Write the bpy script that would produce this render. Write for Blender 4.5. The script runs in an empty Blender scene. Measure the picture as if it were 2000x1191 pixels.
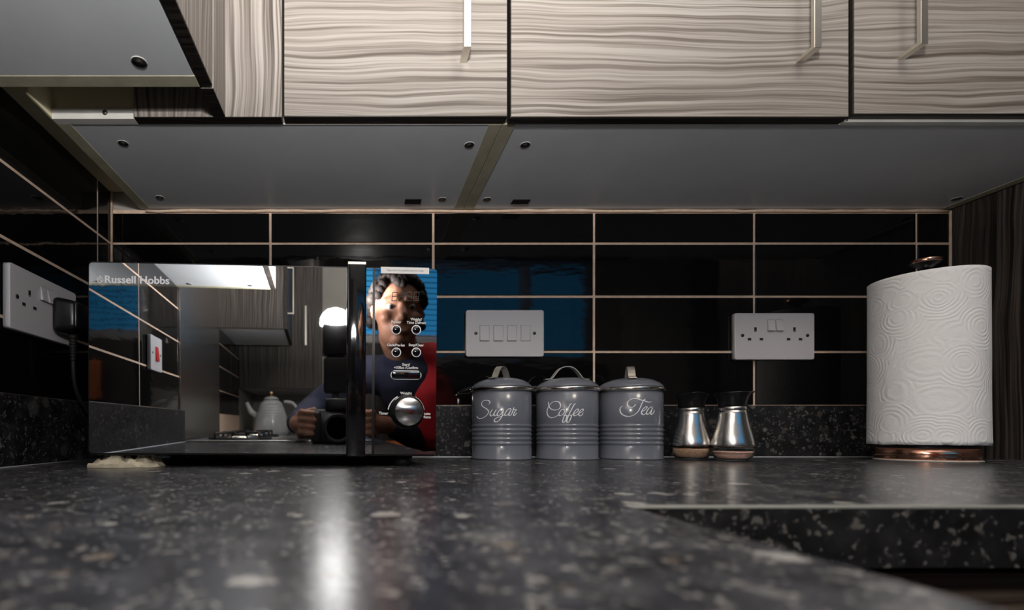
import bpy, bmesh, math, random
from mathutils import Vector, Matrix, noise as mnoise
random.seed(7)
PI = math.pi
# ---------------------------------------------------------------- camera, world, light, exposure
CZ = 944.0                      # camera height in mm; coordinates below are mm, x right, y away, z relative to the lens
F, VX, VY = 950.0, 706.0, 846.0  # focal length and principal point in pixels of the 2000x1191 frame
C = bpy.context.scene.collection
sc = bpy.context.scene
cam_d = bpy.data.cameras.new('camera'); cam = bpy.data.objects.new('camera', cam_d); C.objects.link(cam)
cam.location = (0, 0, CZ/1000); cam.rotation_euler = (PI/2, 0, 0)
cam_d.sensor_width = 36; cam_d.lens = F/2000*36
cam_d.shift_x = (1000-VX)/2000; cam_d.shift_y = (VY-595.5)/2000
cam_d.clip_start = 0.004; cam_d.clip_end = 50
cam_d.dof.use_dof = True; cam_d.dof.focus_distance = 0.74; cam_d.dof.aperture_fstop = 4.8
sc.camera = cam
w = bpy.data.worlds.new('world'); sc.world = w; w.use_nodes = True
w.node_tree.nodes['Background'].inputs[0].default_value = (0.05, 0.42, 0.85, 1)
w.node_tree.nodes['Background'].inputs[1].default_value = 0.8
FLASH = (-4, -88, 284)
def area(name, loc, rot, size, power, col=(1, 1, 1), shape='DISK'):
    l = bpy.data.lights.new(name, 'AREA'); l.shape = shape; l.size = size; l.energy = power; l.color = col
    o = bpy.data.objects.new(name, l); C.objects.link(o)
    o.location = (loc[0]/1000, loc[1]/1000, (loc[2]+CZ)/1000); o.rotation_euler = rot
    return o
area('flash_tube', (FLASH[0], FLASH[1], FLASH[2]+50), (PI, 0, 0), 0.06, 30, (1, .96, .91))
area('ceiling_fill_light', (620, -500, 1425), (0, 0, 0), 0.35, 5, (1, .88, .74))  # fill light added near the ceiling, out of view
DOME = 120.0
vs = sc.view_settings
vs.view_transform = 'Standard'; vs.look = 'None'; vs.gamma = 1; vs.exposure = 0.3
sc.cycles.max_bounces = 10; sc.cycles.glossy_bounces = 6; sc.cycles.diffuse_bounces = 4
sc.cycles.caustics_reflective = True; sc.cycles.blur_glossy = 0.3

# ---------------------------------------------------------------- materials
def mat(name, col=(.5, .5, .5), rough=.5, metal=0.0, spec=.5, emit=None, estr=0, trans=0, ior=1.45, coat=0, aniso=0):
    m = bpy.data.materials.new(name); m.use_nodes = True
    b = m.node_tree.nodes['Principled BSDF']
    b.inputs['Base Color'].default_value = (*col, 1); b.inputs['Roughness'].default_value = rough
    b.inputs['Metallic'].default_value = metal; b.inputs['Specular IOR Level'].default_value = spec
    b.inputs['Transmission Weight'].default_value = trans; b.inputs['IOR'].default_value = ior
    b.inputs['Coat Weight'].default_value = coat; b.inputs['Coat Roughness'].default_value = .05
    b.inputs['Anisotropic'].default_value = aniso
    if emit: b.inputs['Emission Color'].default_value = (*emit, 1); b.inputs['Emission Strength'].default_value = estr
    return m
class NT:
    def __init__(s, m): s.t = m.node_tree; s.b = s.t.nodes['Principled BSDF']
    def n(s, typ, **kw):
        x = s.t.nodes.new(typ)
        for k, v in kw.items(): setattr(x, k, v)
        return x
    def l(s, a, b): s.t.links.new(a, b)
    def coord(s, scale=(1, 1, 1), loc=(0, 0, 0)):
        c = s.n('ShaderNodeTexCoord'); m = s.n('ShaderNodeMapping'); s.l(c.outputs['Object'], m.inputs['Vector'])
        m.inputs['Scale'].default_value = scale; m.inputs['Location'].default_value = loc
        return m.outputs['Vector']
    def noise(s, vec, scale=5, detail=3, rough=.5, dist=0):
        x = s.n('ShaderNodeTexNoise'); s.l(vec, x.inputs['Vector'])
        x.inputs['Scale'].default_value = scale; x.inputs['Detail'].default_value = detail
        x.inputs['Roughness'].default_value = rough; x.inputs['Distortion'].default_value = dist
        return x.outputs
    def ramp(s, fac, stops):
        r = s.n('ShaderNodeValToRGB'); s.l(fac, r.inputs['Fac']); e = r.color_ramp.elements
        while len(e) < len(stops): e.new(.5)
        for q, (p, c) in zip(e, stops): q.position = p; q.color = (*c, 1) if len(c) == 3 else c
        return r.outputs['Color']
    def math(s, op, a, b=None):
        x = s.n('ShaderNodeMath', operation=op)
        for i, v in enumerate((a, b)):
            if v is None: continue
            if isinstance(v, (int, float)): x.inputs[i].default_value = v
            else: s.l(v, x.inputs[i])
        return x.outputs[0]
    def mix(s, fac, a, b, blend='MIX'):
        x = s.n('ShaderNodeMix', data_type='RGBA', blend_type=blend)
        for i, v in ((0, fac), (6, a), (7, b)):
            if isinstance(v, (int, float)): x.inputs[i].default_value = v
            elif isinstance(v, tuple): x.inputs[i].default_value = (*v, 1)
            else: s.l(v, x.inputs[i])
        return x.outputs[2]
    def vadd(s, a, b, scale):
        m = s.n('ShaderNodeVectorMath', operation='MULTIPLY_ADD'); s.l(b, m.inputs[0])
        m.inputs[1].default_value = scale; s.l(a, m.inputs[2]); return m.outputs[0]
    def vmul(s, a, v):
        m = s.n('ShaderNodeVectorMath', operation='MULTIPLY'); s.l(a, m.inputs[0]); m.inputs[1].default_value = v; return m.outputs[0]
    def bump(s, h, strength=.3, dist=.001):
        x = s.n('ShaderNodeBump'); s.l(h, x.inputs['Height']); x.inputs['Strength'].default_value = strength
        x.inputs['Distance'].default_value = dist; s.l(x.outputs[0], s.b.inputs['Normal'])

def wood(name, axis, dark, mid, light, rough=.42):
    m = mat(name, mid, rough, spec=.35); t = NT(m)
    co = t.coord(); ai = 'xyz'.index(axis)
    sp = t.n('ShaderNodeSeparateXYZ'); t.l(co, sp.inputs[0])
    cr = [sp.outputs[i] for i in range(3) if i != ai]; u = t.math('ADD', cr[0], cr[1])
    def vec(us, as_, warp=None):
        c_ = t.n('ShaderNodeCombineXYZ'); q = t.math('ADD', u, warp) if warp is not None else u
        t.l(t.math('MULTIPLY', q, us), c_.inputs[0]); t.l(t.math('MULTIPLY', sp.outputs[ai], as_), c_.inputs[1]); return c_.outputs[0]
    w1 = t.math('MULTIPLY', t.math('SUBTRACT', t.noise(vec(5.5, 2.8), 1, 2)['Fac'], .5), .034)
    w2 = t.math('MULTIPLY', t.math('SUBTRACT', t.noise(vec(14, 9), 1, 1)['Fac'], .5), .008)
    wv = t.math('ADD', w1, w2)
    g = t.noise(vec(215, 2.0, wv), 1, 2.5, .55)
    g2 = t.noise(vec(330, 2.5, wv), 1, 2, .5)
    g3 = t.noise(vec(16, 2.2, wv), 1, 2, .5)
    c = t.ramp(g['Fac'], [(.37, dark), (.47, mid), (.60, light)])
    c = t.mix(t.math('MULTIPLY', t.ramp(g2['Fac'], [(.36, (1, 1, 1)), (.48, (0, 0, 0))]), .45), c, dark)
    c = t.mix(t.math('MULTIPLY', t.ramp(g3['Fac'], [(.4, (1, 1, 1)), (.65, (0, 0, 0))]), .38), c, mid)
    t.l(c, t.b.inputs['Base Color'])
    t.bump(g['Fac'], .35, .0009)
    return m
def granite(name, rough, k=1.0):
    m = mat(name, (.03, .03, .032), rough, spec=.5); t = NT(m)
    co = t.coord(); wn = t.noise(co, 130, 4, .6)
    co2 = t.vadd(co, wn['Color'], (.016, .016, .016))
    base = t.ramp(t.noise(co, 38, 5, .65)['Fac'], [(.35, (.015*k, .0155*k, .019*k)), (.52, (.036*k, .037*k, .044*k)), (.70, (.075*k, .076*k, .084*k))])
    cur = base
    for scale, thr, rad, colr, amt in ((28, .62, .40, (.13, .129, .128), .7), (44, .74, .42, (.36, .35, .335), .85), (90, .60, .44, (.16, .158, .156), .75), (160, .58, .48, (.30, .29, .27), .7), (60, .85, .42, (.19, .15, .115), .7), (270, .55, .5, (.34, .33, .32), .75)):
        v = t.n('ShaderNodeTexVoronoi'); t.l(co2, v.inputs['Vector']); v.inputs['Scale'].default_value = scale
        sep = t.n('ShaderNodeSeparateColor'); t.l(v.outputs['Color'], sep.inputs[0])
        pick = t.math('GREATER_THAN', sep.outputs[0], thr)
        r2 = t.math('MULTIPLY', sep.outputs[1], rad)
        near = t.math('SUBTRACT', r2, v.outputs['Distance'])
        near = t.ramp(t.math('MULTIPLY', near, 9), [(0, (0, 0, 0)), (1, (1, 1, 1))])
        f = t.math('MULTIPLY', t.math('MULTIPLY', near, pick), amt)
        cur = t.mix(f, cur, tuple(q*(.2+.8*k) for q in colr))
    t.l(cur, t.b.inputs['Base Color'])
    t.bump(t.noise(co, 420, 2)['Fac'], .08, .0006)
    return m
M = {}
M['granite'] = granite('granite_laminate', .255)
M['granite_shaded'] = granite('granite_laminate_shaded', .35, .35)  # same laminate, colour darkened for faces without the top's sheen
M['edge_glare'] = mat('painted_edge_glare', (.30, .31, .29), .3)  # pale colour painted on the front bevel in place of its glare
M['wood_h'] = wood('grey_oak_horizontal', 'x', (.085, .070, .060), (.225, .200, .180), (.335, .312, .290))
M['wood_v'] = wood('grey_oak_vertical', 'z', (.060, .049, .042), (.205, .182, .165), (.325, .300, .280))
M['wood_end'] = wood('dark_oak_vertical', 'z', (.008, .0065, .006), (.036, .030, .027), (.105, .090, .080), .5)
M['wood_base'] = wood('brown_oak_horizontal', 'x', (.05, .035, .025), (.12, .085, .062), (.19, .14, .105))
M['wood_base_v'] = wood('brown_oak_vertical', 'y', (.05, .035, .025), (.12, .085, .062), (.19, .14, .105))
M['edge'] = wood('dark_edging', 'x', (.006, .005, .005), (.014, .011, .010), (.03, .025, .022), .45)
M['floor'] = wood('floor_laminate', 'y', (.03, .02, .015), (.08, .055, .04), (.12, .085, .06), .3)
def tile_mat():
    m = mat('black_gloss_tile', (.0035, .0035, .004), .045, spec=.5); t = NT(m)
    t.bump(t.noise(t.coord((1, 1, 3)), 14, 2)['Fac'], .12, .002); return m
M['tile'] = tile_mat()
def speck(name, col, col2, scale, rough, bump=.2, spec=.4):
    m = mat(name, col, rough, spec=spec); t = NT(m)
    n = t.noise(t.coord(), scale, 4, .6)
    t.l(t.ramp(n['Fac'], [(.35, col), (.65, col2)]), t.b.inputs['Base Color']); t.bump(n['Fac'], bump, .001); return m
M['grout'] = speck('beige_grout', (.76, .55, .41), (.90, .70, .56), 60, .8)
M['melamine'] = speck('white_melamine', (.66, .70, .75), (.71, .75, .80), 9, .3, .02)
M['melamine_lt'] = speck('white_panel_edge', (.60, .60, .58), (.68, .67, .64), 30, .4, .02)
M['chip'] = speck('cream_panel_edge', (.40, .38, .28), (.48, .46, .35), 40, .55, .05)
M['cream'] = speck('cream_filler_board', (.66, .60, .40), (.76, .70, .50), 12, .6, .05)
M['wall'] = speck('painted_wall', (.42, .40, .365), (.46, .44, .40), 6, .7, .03)
M['wall_shaded'] = speck('wall_paint_shaded', (.06, .06, .06), (.075, .072, .07), 6, .7, .03)  # wall colour darkened in place of shade, keeping tile reflections dark
M['ceil'] = speck('white_ceiling_paint', (.80, .79, .77), (.83, .82, .80), 5, .8, .02)
M['plastic'] = mat('white_plastic', (.62, .61, .64), .32)
M['line'] = mat('recess_shadow_line', (.20, .20, .21), .6)
M['dark'] = mat('dark_hole', (.008, .008, .008), .6)
M['black'] = mat('black_plastic', (.008, .008, .009), .28)
M['gloss'] = mat('black_gloss', (.004, .004, .005), .06, coat=.6)
M['rubber'] = mat('black_rubber', (.012, .012, .012), .6)
M['mirror'] = mat('mirror_glass', (.62, .63, .645), .012, 1)
M['panelglass'] = mat('tinted_gloss_panel', (.30, .30, .32), .018, 1)
M['case'] = mat('microwave_case', (.012, .012, .013), .35)
M['steel'] = mat('brushed_steel', (.62, .60, .575), .24, 1, aniso=.5)
M['knobface'] = mat('spun_aluminium', (.62, .61, .62), .2, 1, aniso=.9)
M['chrome'] = mat('chrome', (.80, .76, .70), .16, 1)
M['nickel'] = mat('satin_nickel', (.74, .71, .64), .33, 1)
M['strap'] = mat('polished_strap', (.82, .77, .68), .42, .85)
M['copper'] = mat('copper', (.80, .42, .30), .16, 1)
M['greyenam'] = mat('slate_enamel', (.165, .178, .215), .2, coat=.25)
M['silver'] = mat('silver_print', (.93, .94, .98), .35)
M['white'] = mat('white_print', (.75, .75, .75), .5)
M['ghost'] = mat('unlit_digits', (.07, .065, .062), .4)
M['sticker'] = mat('white_sticker', (.8, .8, .8), .5)
M['red'] = mat('red_plastic', (.6, .02, .015), .35)
def glassm():
    m = mat('clear_glass', (1, 1, 1), .0, trans=1, ior=1.12); return m
M['glass'] = glassm()
M['pepper'] = speck('ground_pepper', (.38, .23, .14), (.62, .42, .29), 500, .9, .3)
M['salt'] = speck('pink_salt', (.85, .45, .34), (.95, .72, .62), 450, .8, .3)
M['screwtop'] = mat('screw', (.10, .10, .09), .4, .8)
M['skin'] = speck('skin', (.24, .115, .07), (.30, .15, .095), 30, .5, .1)
M['hair'] = speck('dark_hair', (.004, .003, .003), (.014, .010, .008), 160, .75, 1.0, .2)
M['navy'] = speck('navy_fabric', (.010, .012, .028), (.018, .022, .045), 300, .85, .3)
M['redcloth'] = speck('red_fabric', (.35, .01, .015), (.45, .015, .02), 200, .85, .3)
M['trousers'] = speck('dark_denim', (.015, .018, .03), (.03, .035, .055), 300, .85, .3)
M['eyew'] = mat('eye_white', (.30, .27, .25), .3)
M['dome'] = mat('flash_diffuser', (.9, .9, .9), .5, emit=(1, .97, .93), estr=DOME)
M['fillglow'] = mat('fill_lamp_glow', (.9, .9, .9), .5, emit=(1, .9, .78), estr=3)
M['kettle'] = speck('grey_glazed_kettle', (.28, .29, .30), (.34, .35, .36), 20, .15, .02)
M['gold'] = mat('brass', (.75, .5, .22), .25, 1)
M['iron'] = mat('cast_iron', (.012, .012, .012), .5)
M['orange'] = speck('orange_fabric', (.50, .13, .04), (.60, .17, .055), 40, .8, .3)
M['blind'] = mat('blind_slat', (.05, .16, .28), .5)
def papermat():
    m = mat('embossed_paper', (.93, .93, .94), .9, spec=.15); t = NT(m)
    co = t.coord((1, 1, 1)); wn = t.noise(co, 30, 2)
    v = t.n('ShaderNodeTexVoronoi'); t.l(t.vadd(co, wn['Color'], (.010, .010, .010)), v.inputs['Vector']); v.inputs['Scale'].default_value = 21
    r = t.math('SINE', t.math('MULTIPLY', v.outputs['Distance'], 62))
    d = t.n('ShaderNodeTexVoronoi'); t.l(co, d.inputs['Vector']); d.inputs['Scale'].default_value = 420
    h = t.math('ADD', t.math('MULTIPLY', r, .5), t.math('MULTIPLY', d.outputs['Distance'], .5))
    h = t.math('ADD', h, t.math('MULTIPLY', t.noise(co, 14, 2)['Fac'], 3.0))
    t.bump(h, .42, .0009); return m
M['paper'] = papermat()
M['kraft'] = speck('crumpled_paper', (.42, .37, .27), (.58, .52, .40), 40, .75, .2)

# ---------------------------------------------------------------- mesh helpers (mm)
class MB:
    def __init__(s): s.bm = bmesh.new(); s.mats = []
    def mi(s, m):
        if m is None: return 0
        if m not in s.mats: s.mats.append(m)
        return s.mats.index(m)
    def _fin(s, verts, m, smooth, mtx=None):
        i = s.mi(m); fs = set()
        for v in verts: fs.update(v.link_faces)
        for f in fs: f.material_index = i; f.smooth = smooth
        if mtx is not None: bmesh.ops.transform(s.bm, matrix=mtx, verts=verts)
        return verts
    def box(s, x0, x1, y0, y1, z0, z1, m=None, bev=0, seg=2, mtx=None, smooth=False):
        ret = bmesh.ops.create_cube(s.bm, size=1); vs_ = ret['verts']
        for v in vs_: v.co = Vector((x0+(v.co.x+.5)*(x1-x0), y0+(v.co.y+.5)*(y1-y0), z0+(v.co.z+.5)*(z1-z0)))
        if bev:
            es = list({e for v in vs_ for e in v.link_edges})
            r = bmesh.ops.bevel(s.bm, geom=es, offset=bev, segments=seg, profile=.5, affect='EDGES')
            vs_ = list({v for v in r['verts']} | {v for f in r['faces'] for v in f.verts})
            seen = set(vs_); st = list(vs_)
            while st:
                q = st.pop()
                for e in q.link_edges:
                    o = e.other_vert(q)
                    if o not in seen: seen.add(o); st.append(o)
            vs_ = list(seen); smooth = smooth or seg > 2
        return s._fin(vs_, m, smooth, mtx)
    def lathe(s, prof, cx=0, cy=0, cz=0, n=64, m=None, smooth=True, cap0=True, cap1=True, mtx=None, sx=1, sy=1):
        rings = []; allv = []
        for (r, z) in prof:
            if r < 1e-6:
                v = s.bm.verts.new((cx, cy, cz+z)); rings.append([v]); allv.append(v)
            else:
                ring = [s.bm.verts.new((cx+sx*r*math.cos(2*PI*k/n), cy+sy*r*math.sin(2*PI*k/n), cz+z)) for k in range(n)]
                rings.append(ring); allv += ring
        for a, b in zip(rings, rings[1:]):
            for k in range(n):
                k2 = (k+1) % n
                if len(a) == 1 and len(b) == 1: continue
                if len(a) == 1: s.bm.faces.new((a[0], b[k2], b[k]))
                elif len(b) == 1: s.bm.faces.new((a[k], a[k2], b[0]))
                else: s.bm.faces.new((a[k], a[k2], b[k2], b[k]))
        if cap0 and len(rings[0]) > 1: s.bm.faces.new(rings[0][::-1])
        if cap1 and len(rings[-1]) > 1: s.bm.faces.new(rings[-1])
        s._fin(allv, m, smooth, mtx)
        return allv
    def tube(s, pts, r, n=10, m=None, flat=None, up=None, caps=True, closed=False):
        # flat=(w,h): rectangular section; otherwise round of radius r (number or list)
        pts = [Vector(p) for p in pts]; rings = []; allv = []; prev = None
        for i, p in enumerate(pts):
            a = pts[i-1] if i else (pts[-1] if closed else p); b = pts[i+1] if i < len(pts)-1 else (pts[0] if closed else p)
            t = (b-a).normalized()
            if up is not None: u = Vector(up)
            else: u = prev if prev is not None else (Vector((0, 0, 1)) if abs(t.z) < .9 else Vector((1, 0, 0)))
            u = (u - t*u.dot(t)).normalized(); prev = u; sd = t.cross(u)
            rr = r[i] if isinstance(r, (list, tuple)) else r
            if flat: q = [(-.5, -.5), (.5, -.5), (.5, .5), (-.5, .5)]; ring = [s.bm.verts.new(p+sd*x*flat[0]+u*y*flat[1]) for x, y in q]
            else: ring = [s.bm.verts.new(p+sd*rr*math.cos(2*PI*k/n)+u*rr*math.sin(2*PI*k/n)) for k in range(n)]
            rings.append(ring); allv += ring
        k_ = len(rings[0]); prs = list(zip(rings, rings[1:]))
        if closed: prs.append((rings[-1], rings[0]))
        for a, b in prs:
            for k in range(k_): s.bm.faces.new((a[k], a[(k+1) % k_], b[(k+1) % k_], b[k]))
        if caps and not closed: s.bm.faces.new(rings[0][::-1]); s.bm.faces.new(rings[-1])
        s._fin(allv, m, not flat)
        return allv
    def prism(s, poly, z0, z1, m=None, smooth=False):
        a = [s.bm.verts.new((x, y, z0)) for x, y in poly]; b = [s.bm.verts.new((x, y, z1)) for x, y in poly]
        s.bm.faces.new(a[::-1]); s.bm.faces.new(b); n = len(poly)
        for k in range(n): s.bm.faces.new((a[k], a[(k+1) % n], b[(k+1) % n], b[k]))
        return s._fin(a+b, m, smooth)
    def ball(s, c, r, m=None, u=24, v=16, mtx=None):
        ret = bmesh.ops.create_uvsphere(s.bm, u_segments=u, v_segments=v, radius=1)
        if not isinstance(r, (tuple, list)): r = (r, r, r)
        for q in ret['verts']: q.co = Vector((c[0]+q.co.x*r[0], c[1]+q.co.y*r[1], c[2]+q.co.z*r[2]))
        return s._fin(ret['verts'], m, True, mtx)
    def build(s, name, m=None, parent=None, local=False, kind=None, loc=None):
        if m is not None and not s.mats: s.mats = [m]
        me = bpy.data.meshes.new(name)
        bmesh.ops.recalc_face_normals(s.bm, faces=s.bm.faces)
        org = Vector((0, 0, 0))
        if not local:
            if parent is not None: org = wl(parent)
            else:
                xs = [v.co for v in s.bm.verts]
                lo = Vector([min(c[i] for c in xs) for i in range(3)]); hi = Vector([max(c[i] for c in xs) for i in range(3)])
                org = Vector(((lo.x+hi.x)/2, (lo.y+hi.y)/2, lo.z+CZ))/1000
                if loc is not None: org = Vector((loc[0], loc[1], loc[2]+CZ))/1000
        for v in s.bm.verts:
            v.co = v.co/1000 if local else Vector((v.co.x, v.co.y, v.co.z+CZ))/1000 - org
        s.bm.to_mesh(me); s.bm.free()
        for x in (s.mats or [m]): me.materials.append(M[x] if isinstance(x, str) else x)
        o = bpy.data.objects.new(name, me); C.objects.link(o)
        if parent is not None: o.parent = parent
        elif not local: o.location = org
        if kind: o['kind'] = kind
        return o
def wl(p):
    v = Vector((0, 0, 0))
    while p is not None: v += p.location; p = p.parent
    return v
def thing(name, label, cat, loc, rot=(0, 0, 0), group=None):
    o = bpy.data.objects.new(name, None); C.objects.link(o); o.empty_display_size = .05
    o.location = (loc[0]/1000, loc[1]/1000, (loc[2]+CZ)/1000); o.rotation_euler = rot
    return tag(o, label, cat, group)
def tag(o, label, cat, group=None):
    o['label'] = label; o['category'] = cat
    if group: o['group'] = group
    return o
def struct(mb, name, m=None): return mb.build(name, m, kind='structure')
def text(body, size, x, z, m, parent, name='lettering', y=-.25, align='CENTER', sx=1.0, depth=.15, font_off=0.0, space=1.0):
    cu = bpy.data.curves.new(name, 'FONT'); cu.body = body; cu.size = size/1000; cu.align_x = align; cu.align_y = 'CENTER'
    cu.extrude = depth/1000/2; cu.offset = font_off/1000; cu.space_character = space; cu.resolution_u = 4; cu.space_line = .9
    t = bpy.data.objects.new('tmp_text', cu); C.objects.link(t)
    bpy.context.view_layer.update(); dg = bpy.context.evaluated_depsgraph_get()
    me = bpy.data.meshes.new_from_object(t.evaluated_get(dg)); bpy.data.objects.remove(t); bpy.data.curves.remove(cu)
    me.transform(Matrix.Translation((x/1000, y/1000, z/1000)) @ Matrix.Rotation(PI/2, 4, 'X') @ Matrix.Diagonal((sx, 1, 1, 1)))
    me.name = name; me.materials.clear(); me.materials.append(M[m])
    o = bpy.data.objects.new(name, me); C.objects.link(o); o.parent = parent
    return o

# ---------------------------------------------------------------- the room
XL, YB, XR, YR, ZF, ZC = -468, 909, 2600, -2000, -944, 1456
ZT = -44                                  # worktop surface
b = MB(); b.box(XL-100, XR+100, YR-100, YB+100, ZF-50, ZF); struct(b, 'floor', 'floor')
b = MB(); b.box(XL-100, XR+100, YR-100, YB+100, ZC, ZC+50); struct(b, 'ceiling', 'ceil')
def tiled(b, axis, pos, us, zs, gap=2.35, inward=1, zlast=None):
    """slabs standing 2 mm proud of the grouted bed; axis 'y' = back wall, 'x' = left wall"""
    for i in range(len(us)-1):
        for j in range(len(zs)-1):
            g = gap+random.uniform(-.25, .25)
            u0, u1, z0, z1 = us[i]+g, us[i+1]-g, zs[j]+g*.9, zs[j+1]-g*.9
            if axis == 'y': vs_ = b.box(u0, u1, pos-2.2, pos+4, z0, z1, 'tile', .9, 2)
            else: vs_ = b.box(pos-4, pos+.8, u0, u1, z0, z1, 'tile', .5, 2)
            c = Vector(((u0+u1)/2, pos, 0)) if axis == 'y' else Vector((pos, (u0+u1)/2, 0)); c.z = (z0+z1)/2
            bmesh.ops.rotate(b.bm, cent=c, matrix=Matrix.Rotation(random.uniform(-.0022, .0022)*(1 if axis == 'y' else .5), 3, 'Z') @ Matrix.Rotation(random.uniform(-.003, .003)*(1 if axis == 'y' else .3), 3, 'X' if axis == 'y' else 'Y'), verts=vs_)
b = MB(); b.box(XL-100, XR+100, YB+3, YB+100, ZF, ZC, 'wall'); b.box(XL, 1100, YB, YB+3, ZT, 417, 'grout')
tiled(b, 'y', YB, [-468, -170, 134, 434, 733, 1036, 1100], [51, 152, 255, 354, 412]); struct(b, 'wall_back')
b = MB(); b.box(XL-100, XL-3, YR-100, YB+100, ZF, ZC, 'wall'); b.box(XL-3, XL, -240, YB, ZT, 452, 'grout'); b.box(XL-3, XL, -1400, -840, ZT, 452, 'grout')
tiled(b, 'x', XL, [-240, 90, 392, 560, 862, 907], [51, 152, 256, 354, 452]); tiled(b, 'x', XL, [-1400, -1150, -848], [51, 152, 256, 354, 452]); struct(b, 'wall_left')
b = MB(); b.box(XR, XR+100, YR-100, YB+100, ZF, ZC); struct(b, 'wall_right', 'wall_shaded')
WX0, WX1, WZ0, WZ1 = 215, 1800, 570, 1330
b = MB(); b.box(XL-100, WX0, YR-100, YR, ZF, ZC); b.box(WX1, XR+100, YR-100, YR, ZF, ZC)
b.box(WX0, WX1, YR-100, YR, ZF, WZ0); b.box(WX0, WX1, YR-100, YR, WZ1, ZC); struct(b, 'wall_rear', 'wall')
b = MB(); xm = 1290
for (x0, x1) in ((WX0, WX0+45), (xm-35, xm+35), (WX1-45, WX1)): b.box(x0, x1, YR-70, YR-10, WZ0, WZ1, 'plastic', 3)
b.box(WX0, WX1, YR-72, YR-8, WZ0, WZ0+45, 'plastic', 3); b.box(WX0, WX1, YR-72, YR-8, WZ1-45, WZ1, 'plastic', 3); struct(b, 'window_1')
b = MB()
for k in range(20): b.box(WX0+20, WX1-20, YR+12, YR+34, WZ0+30+k*36, WZ0+31.2+k*36, 'blind', mtx=None)
b.box(WX0+10, WX1-10, YR+5, YR+42, WZ1-20, WZ1+20, 'blind', 3)
for x in (WX0+150, xm, WX1-150): b.box(x-2, x+2, YR+12, YR+13, WZ0+20, WZ1, 'blind')
tag(b.build('venetian_blind'), 'blue slatted blind hanging over the window behind the photographer', 'blind')
b = MB(); b.box(2040, 2560, YR, YR+18, ZF, 1090, 'melamine_lt', 4); b.box(2110, 2490, YR+18, YR+24, -60, 960, 'melamine_lt', 3); b.box(2110, 2490, YR+18, YR+24, -840, -180, 'melamine_lt', 3); struct(b, 'door_1')

# worktop, upstands
b = MB()
def arc(cx, cy, r, a0, a1, n=8): return [(cx+r*math.cos(math.radians(a0+(a1-a0)*k/n)), cy+r*math.sin(math.radians(a0+(a1-a0)*k/n))) for k in range(n+1)]
poly = [(XL, YB), (XL, -1890), (162, -1890), (162, 297), (1100, 297), (1100, YB)]
b.prism(poly, ZT-38, ZT, 'granite')
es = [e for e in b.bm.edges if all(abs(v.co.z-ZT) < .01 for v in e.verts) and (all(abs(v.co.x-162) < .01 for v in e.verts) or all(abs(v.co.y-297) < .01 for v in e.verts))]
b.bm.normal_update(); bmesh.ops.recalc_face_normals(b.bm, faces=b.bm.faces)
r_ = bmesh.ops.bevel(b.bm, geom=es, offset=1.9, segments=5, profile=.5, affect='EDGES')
ei = b.mi('edge_glare'); gi = b.mi('granite_shaded')
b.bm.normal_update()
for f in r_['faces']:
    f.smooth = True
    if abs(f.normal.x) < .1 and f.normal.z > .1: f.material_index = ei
for f in b.bm.faces:
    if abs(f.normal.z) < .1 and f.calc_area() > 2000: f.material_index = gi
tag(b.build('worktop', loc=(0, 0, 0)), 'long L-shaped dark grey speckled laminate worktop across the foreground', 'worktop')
b = MB(); b.box(XL+18, 1100, YB-18, YB, ZT, 51, 'granite_shaded', 1.5, 2); tag(b.build('upstand', loc=(0, 0, 0)), 'black speckled upstand below the tiles on the far wall, behind the canisters', 'upstand')
b = MB(); b.box(XL, XL+18, -240, YB-18, ZT, 51, 'granite_shaded', 1.5, 2); tag(b.build('upstand', loc=(0, 0, 0)), 'black speckled upstand along the left wall, below the socket with the plug', 'upstand')
b = MB(); b.tube([(XL+18, YB-19, ZT+.7), (1100, YB-19, ZT+.7)], 1.3, 6); b.tube([(XL+19, YB-19, ZT+.7), (XL+19, -240, ZT+.7)], 1.3, 6)
o = b.build('trim_1', 'melamine'); o['kind'] = 'structure'
# sealant bead along the tops of the tiles
b = MB(); pts = []
for k in range(0, 60): x = XL+66+k*(1094-XL-66)/59; pts.append((x, YB-2.5, 414+random.uniform(-.7, .9)))
b.tube(pts, 3.0, 8); b.tube([(XL+18, YB-4, 60), (XL+3, YB-3.5, 60), (XL+3, YB-3.5, 450)], 2.2, 6); b.tube([(1097, YB-3, 52), (1097, YB-3, 414)], 2.2, 6)
o = b.build('trim_2', 'grout'); o['kind'] = 'structure'

# ---------------------------------------------------------------- cabinets
def door(parent, x0, x1, y0, y1, z0, z1, facemat, face='-y', bev=1.4):
    b = MB(); vs_ = b.box(x0, x1, y0, y1, z0, z1, 'edge', bev, 2); fi = b.mi(facemat)
    n0 = Vector({'-y': (0, -1, 0), '+x': (1, 0, 0), '+y': (0, 1, 0)}[face])
    b.bm.normal_update()
    for f in b.bm.faces:
        if f.normal.dot(n0) > .95: f.material_index = fi
    return b.build('door', None, parent)
def handle(parent, x, y, z0, z1, face='-y', m='nickel'):
    """bow of square bar; y (or x) is the door surface"""
    b = MB()
    if face == '-y':
        b.box(x-4.5, x+4.5, y-27, y-22, z0, z1, m, .4); b.box(x-4.5, x+4.5, y-22.5, y, z0, z0+4.5, m, .4); b.box(x-4.5, x+4.5, y-22.5, y, z1-4.5, z1, m, .4)
    elif face == '+x':
        b.box(x+22, x+27, y-4.5, y+4.5, z0, z1, m, .4); b.box(x, x+22.5, y-4.5, y+4.5, z0, z0+4.5, m, .4); b.box(x, x+22.5, y-4.5, y+4.5, z1-4.5, z1, m, .4)
    else:
        b.box(x-4.5, x+4.5, y+22, y+27, z0, z1, m, .4); b.box(x-4.5, x+4.5, y, y+22.5, z0, z0+4.5, m, .4); b.box(x-4.5, x+4.5, y, y+22.5, z1-4.5, z1, m, .4)
    return b.build('handle', None, parent)
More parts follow.
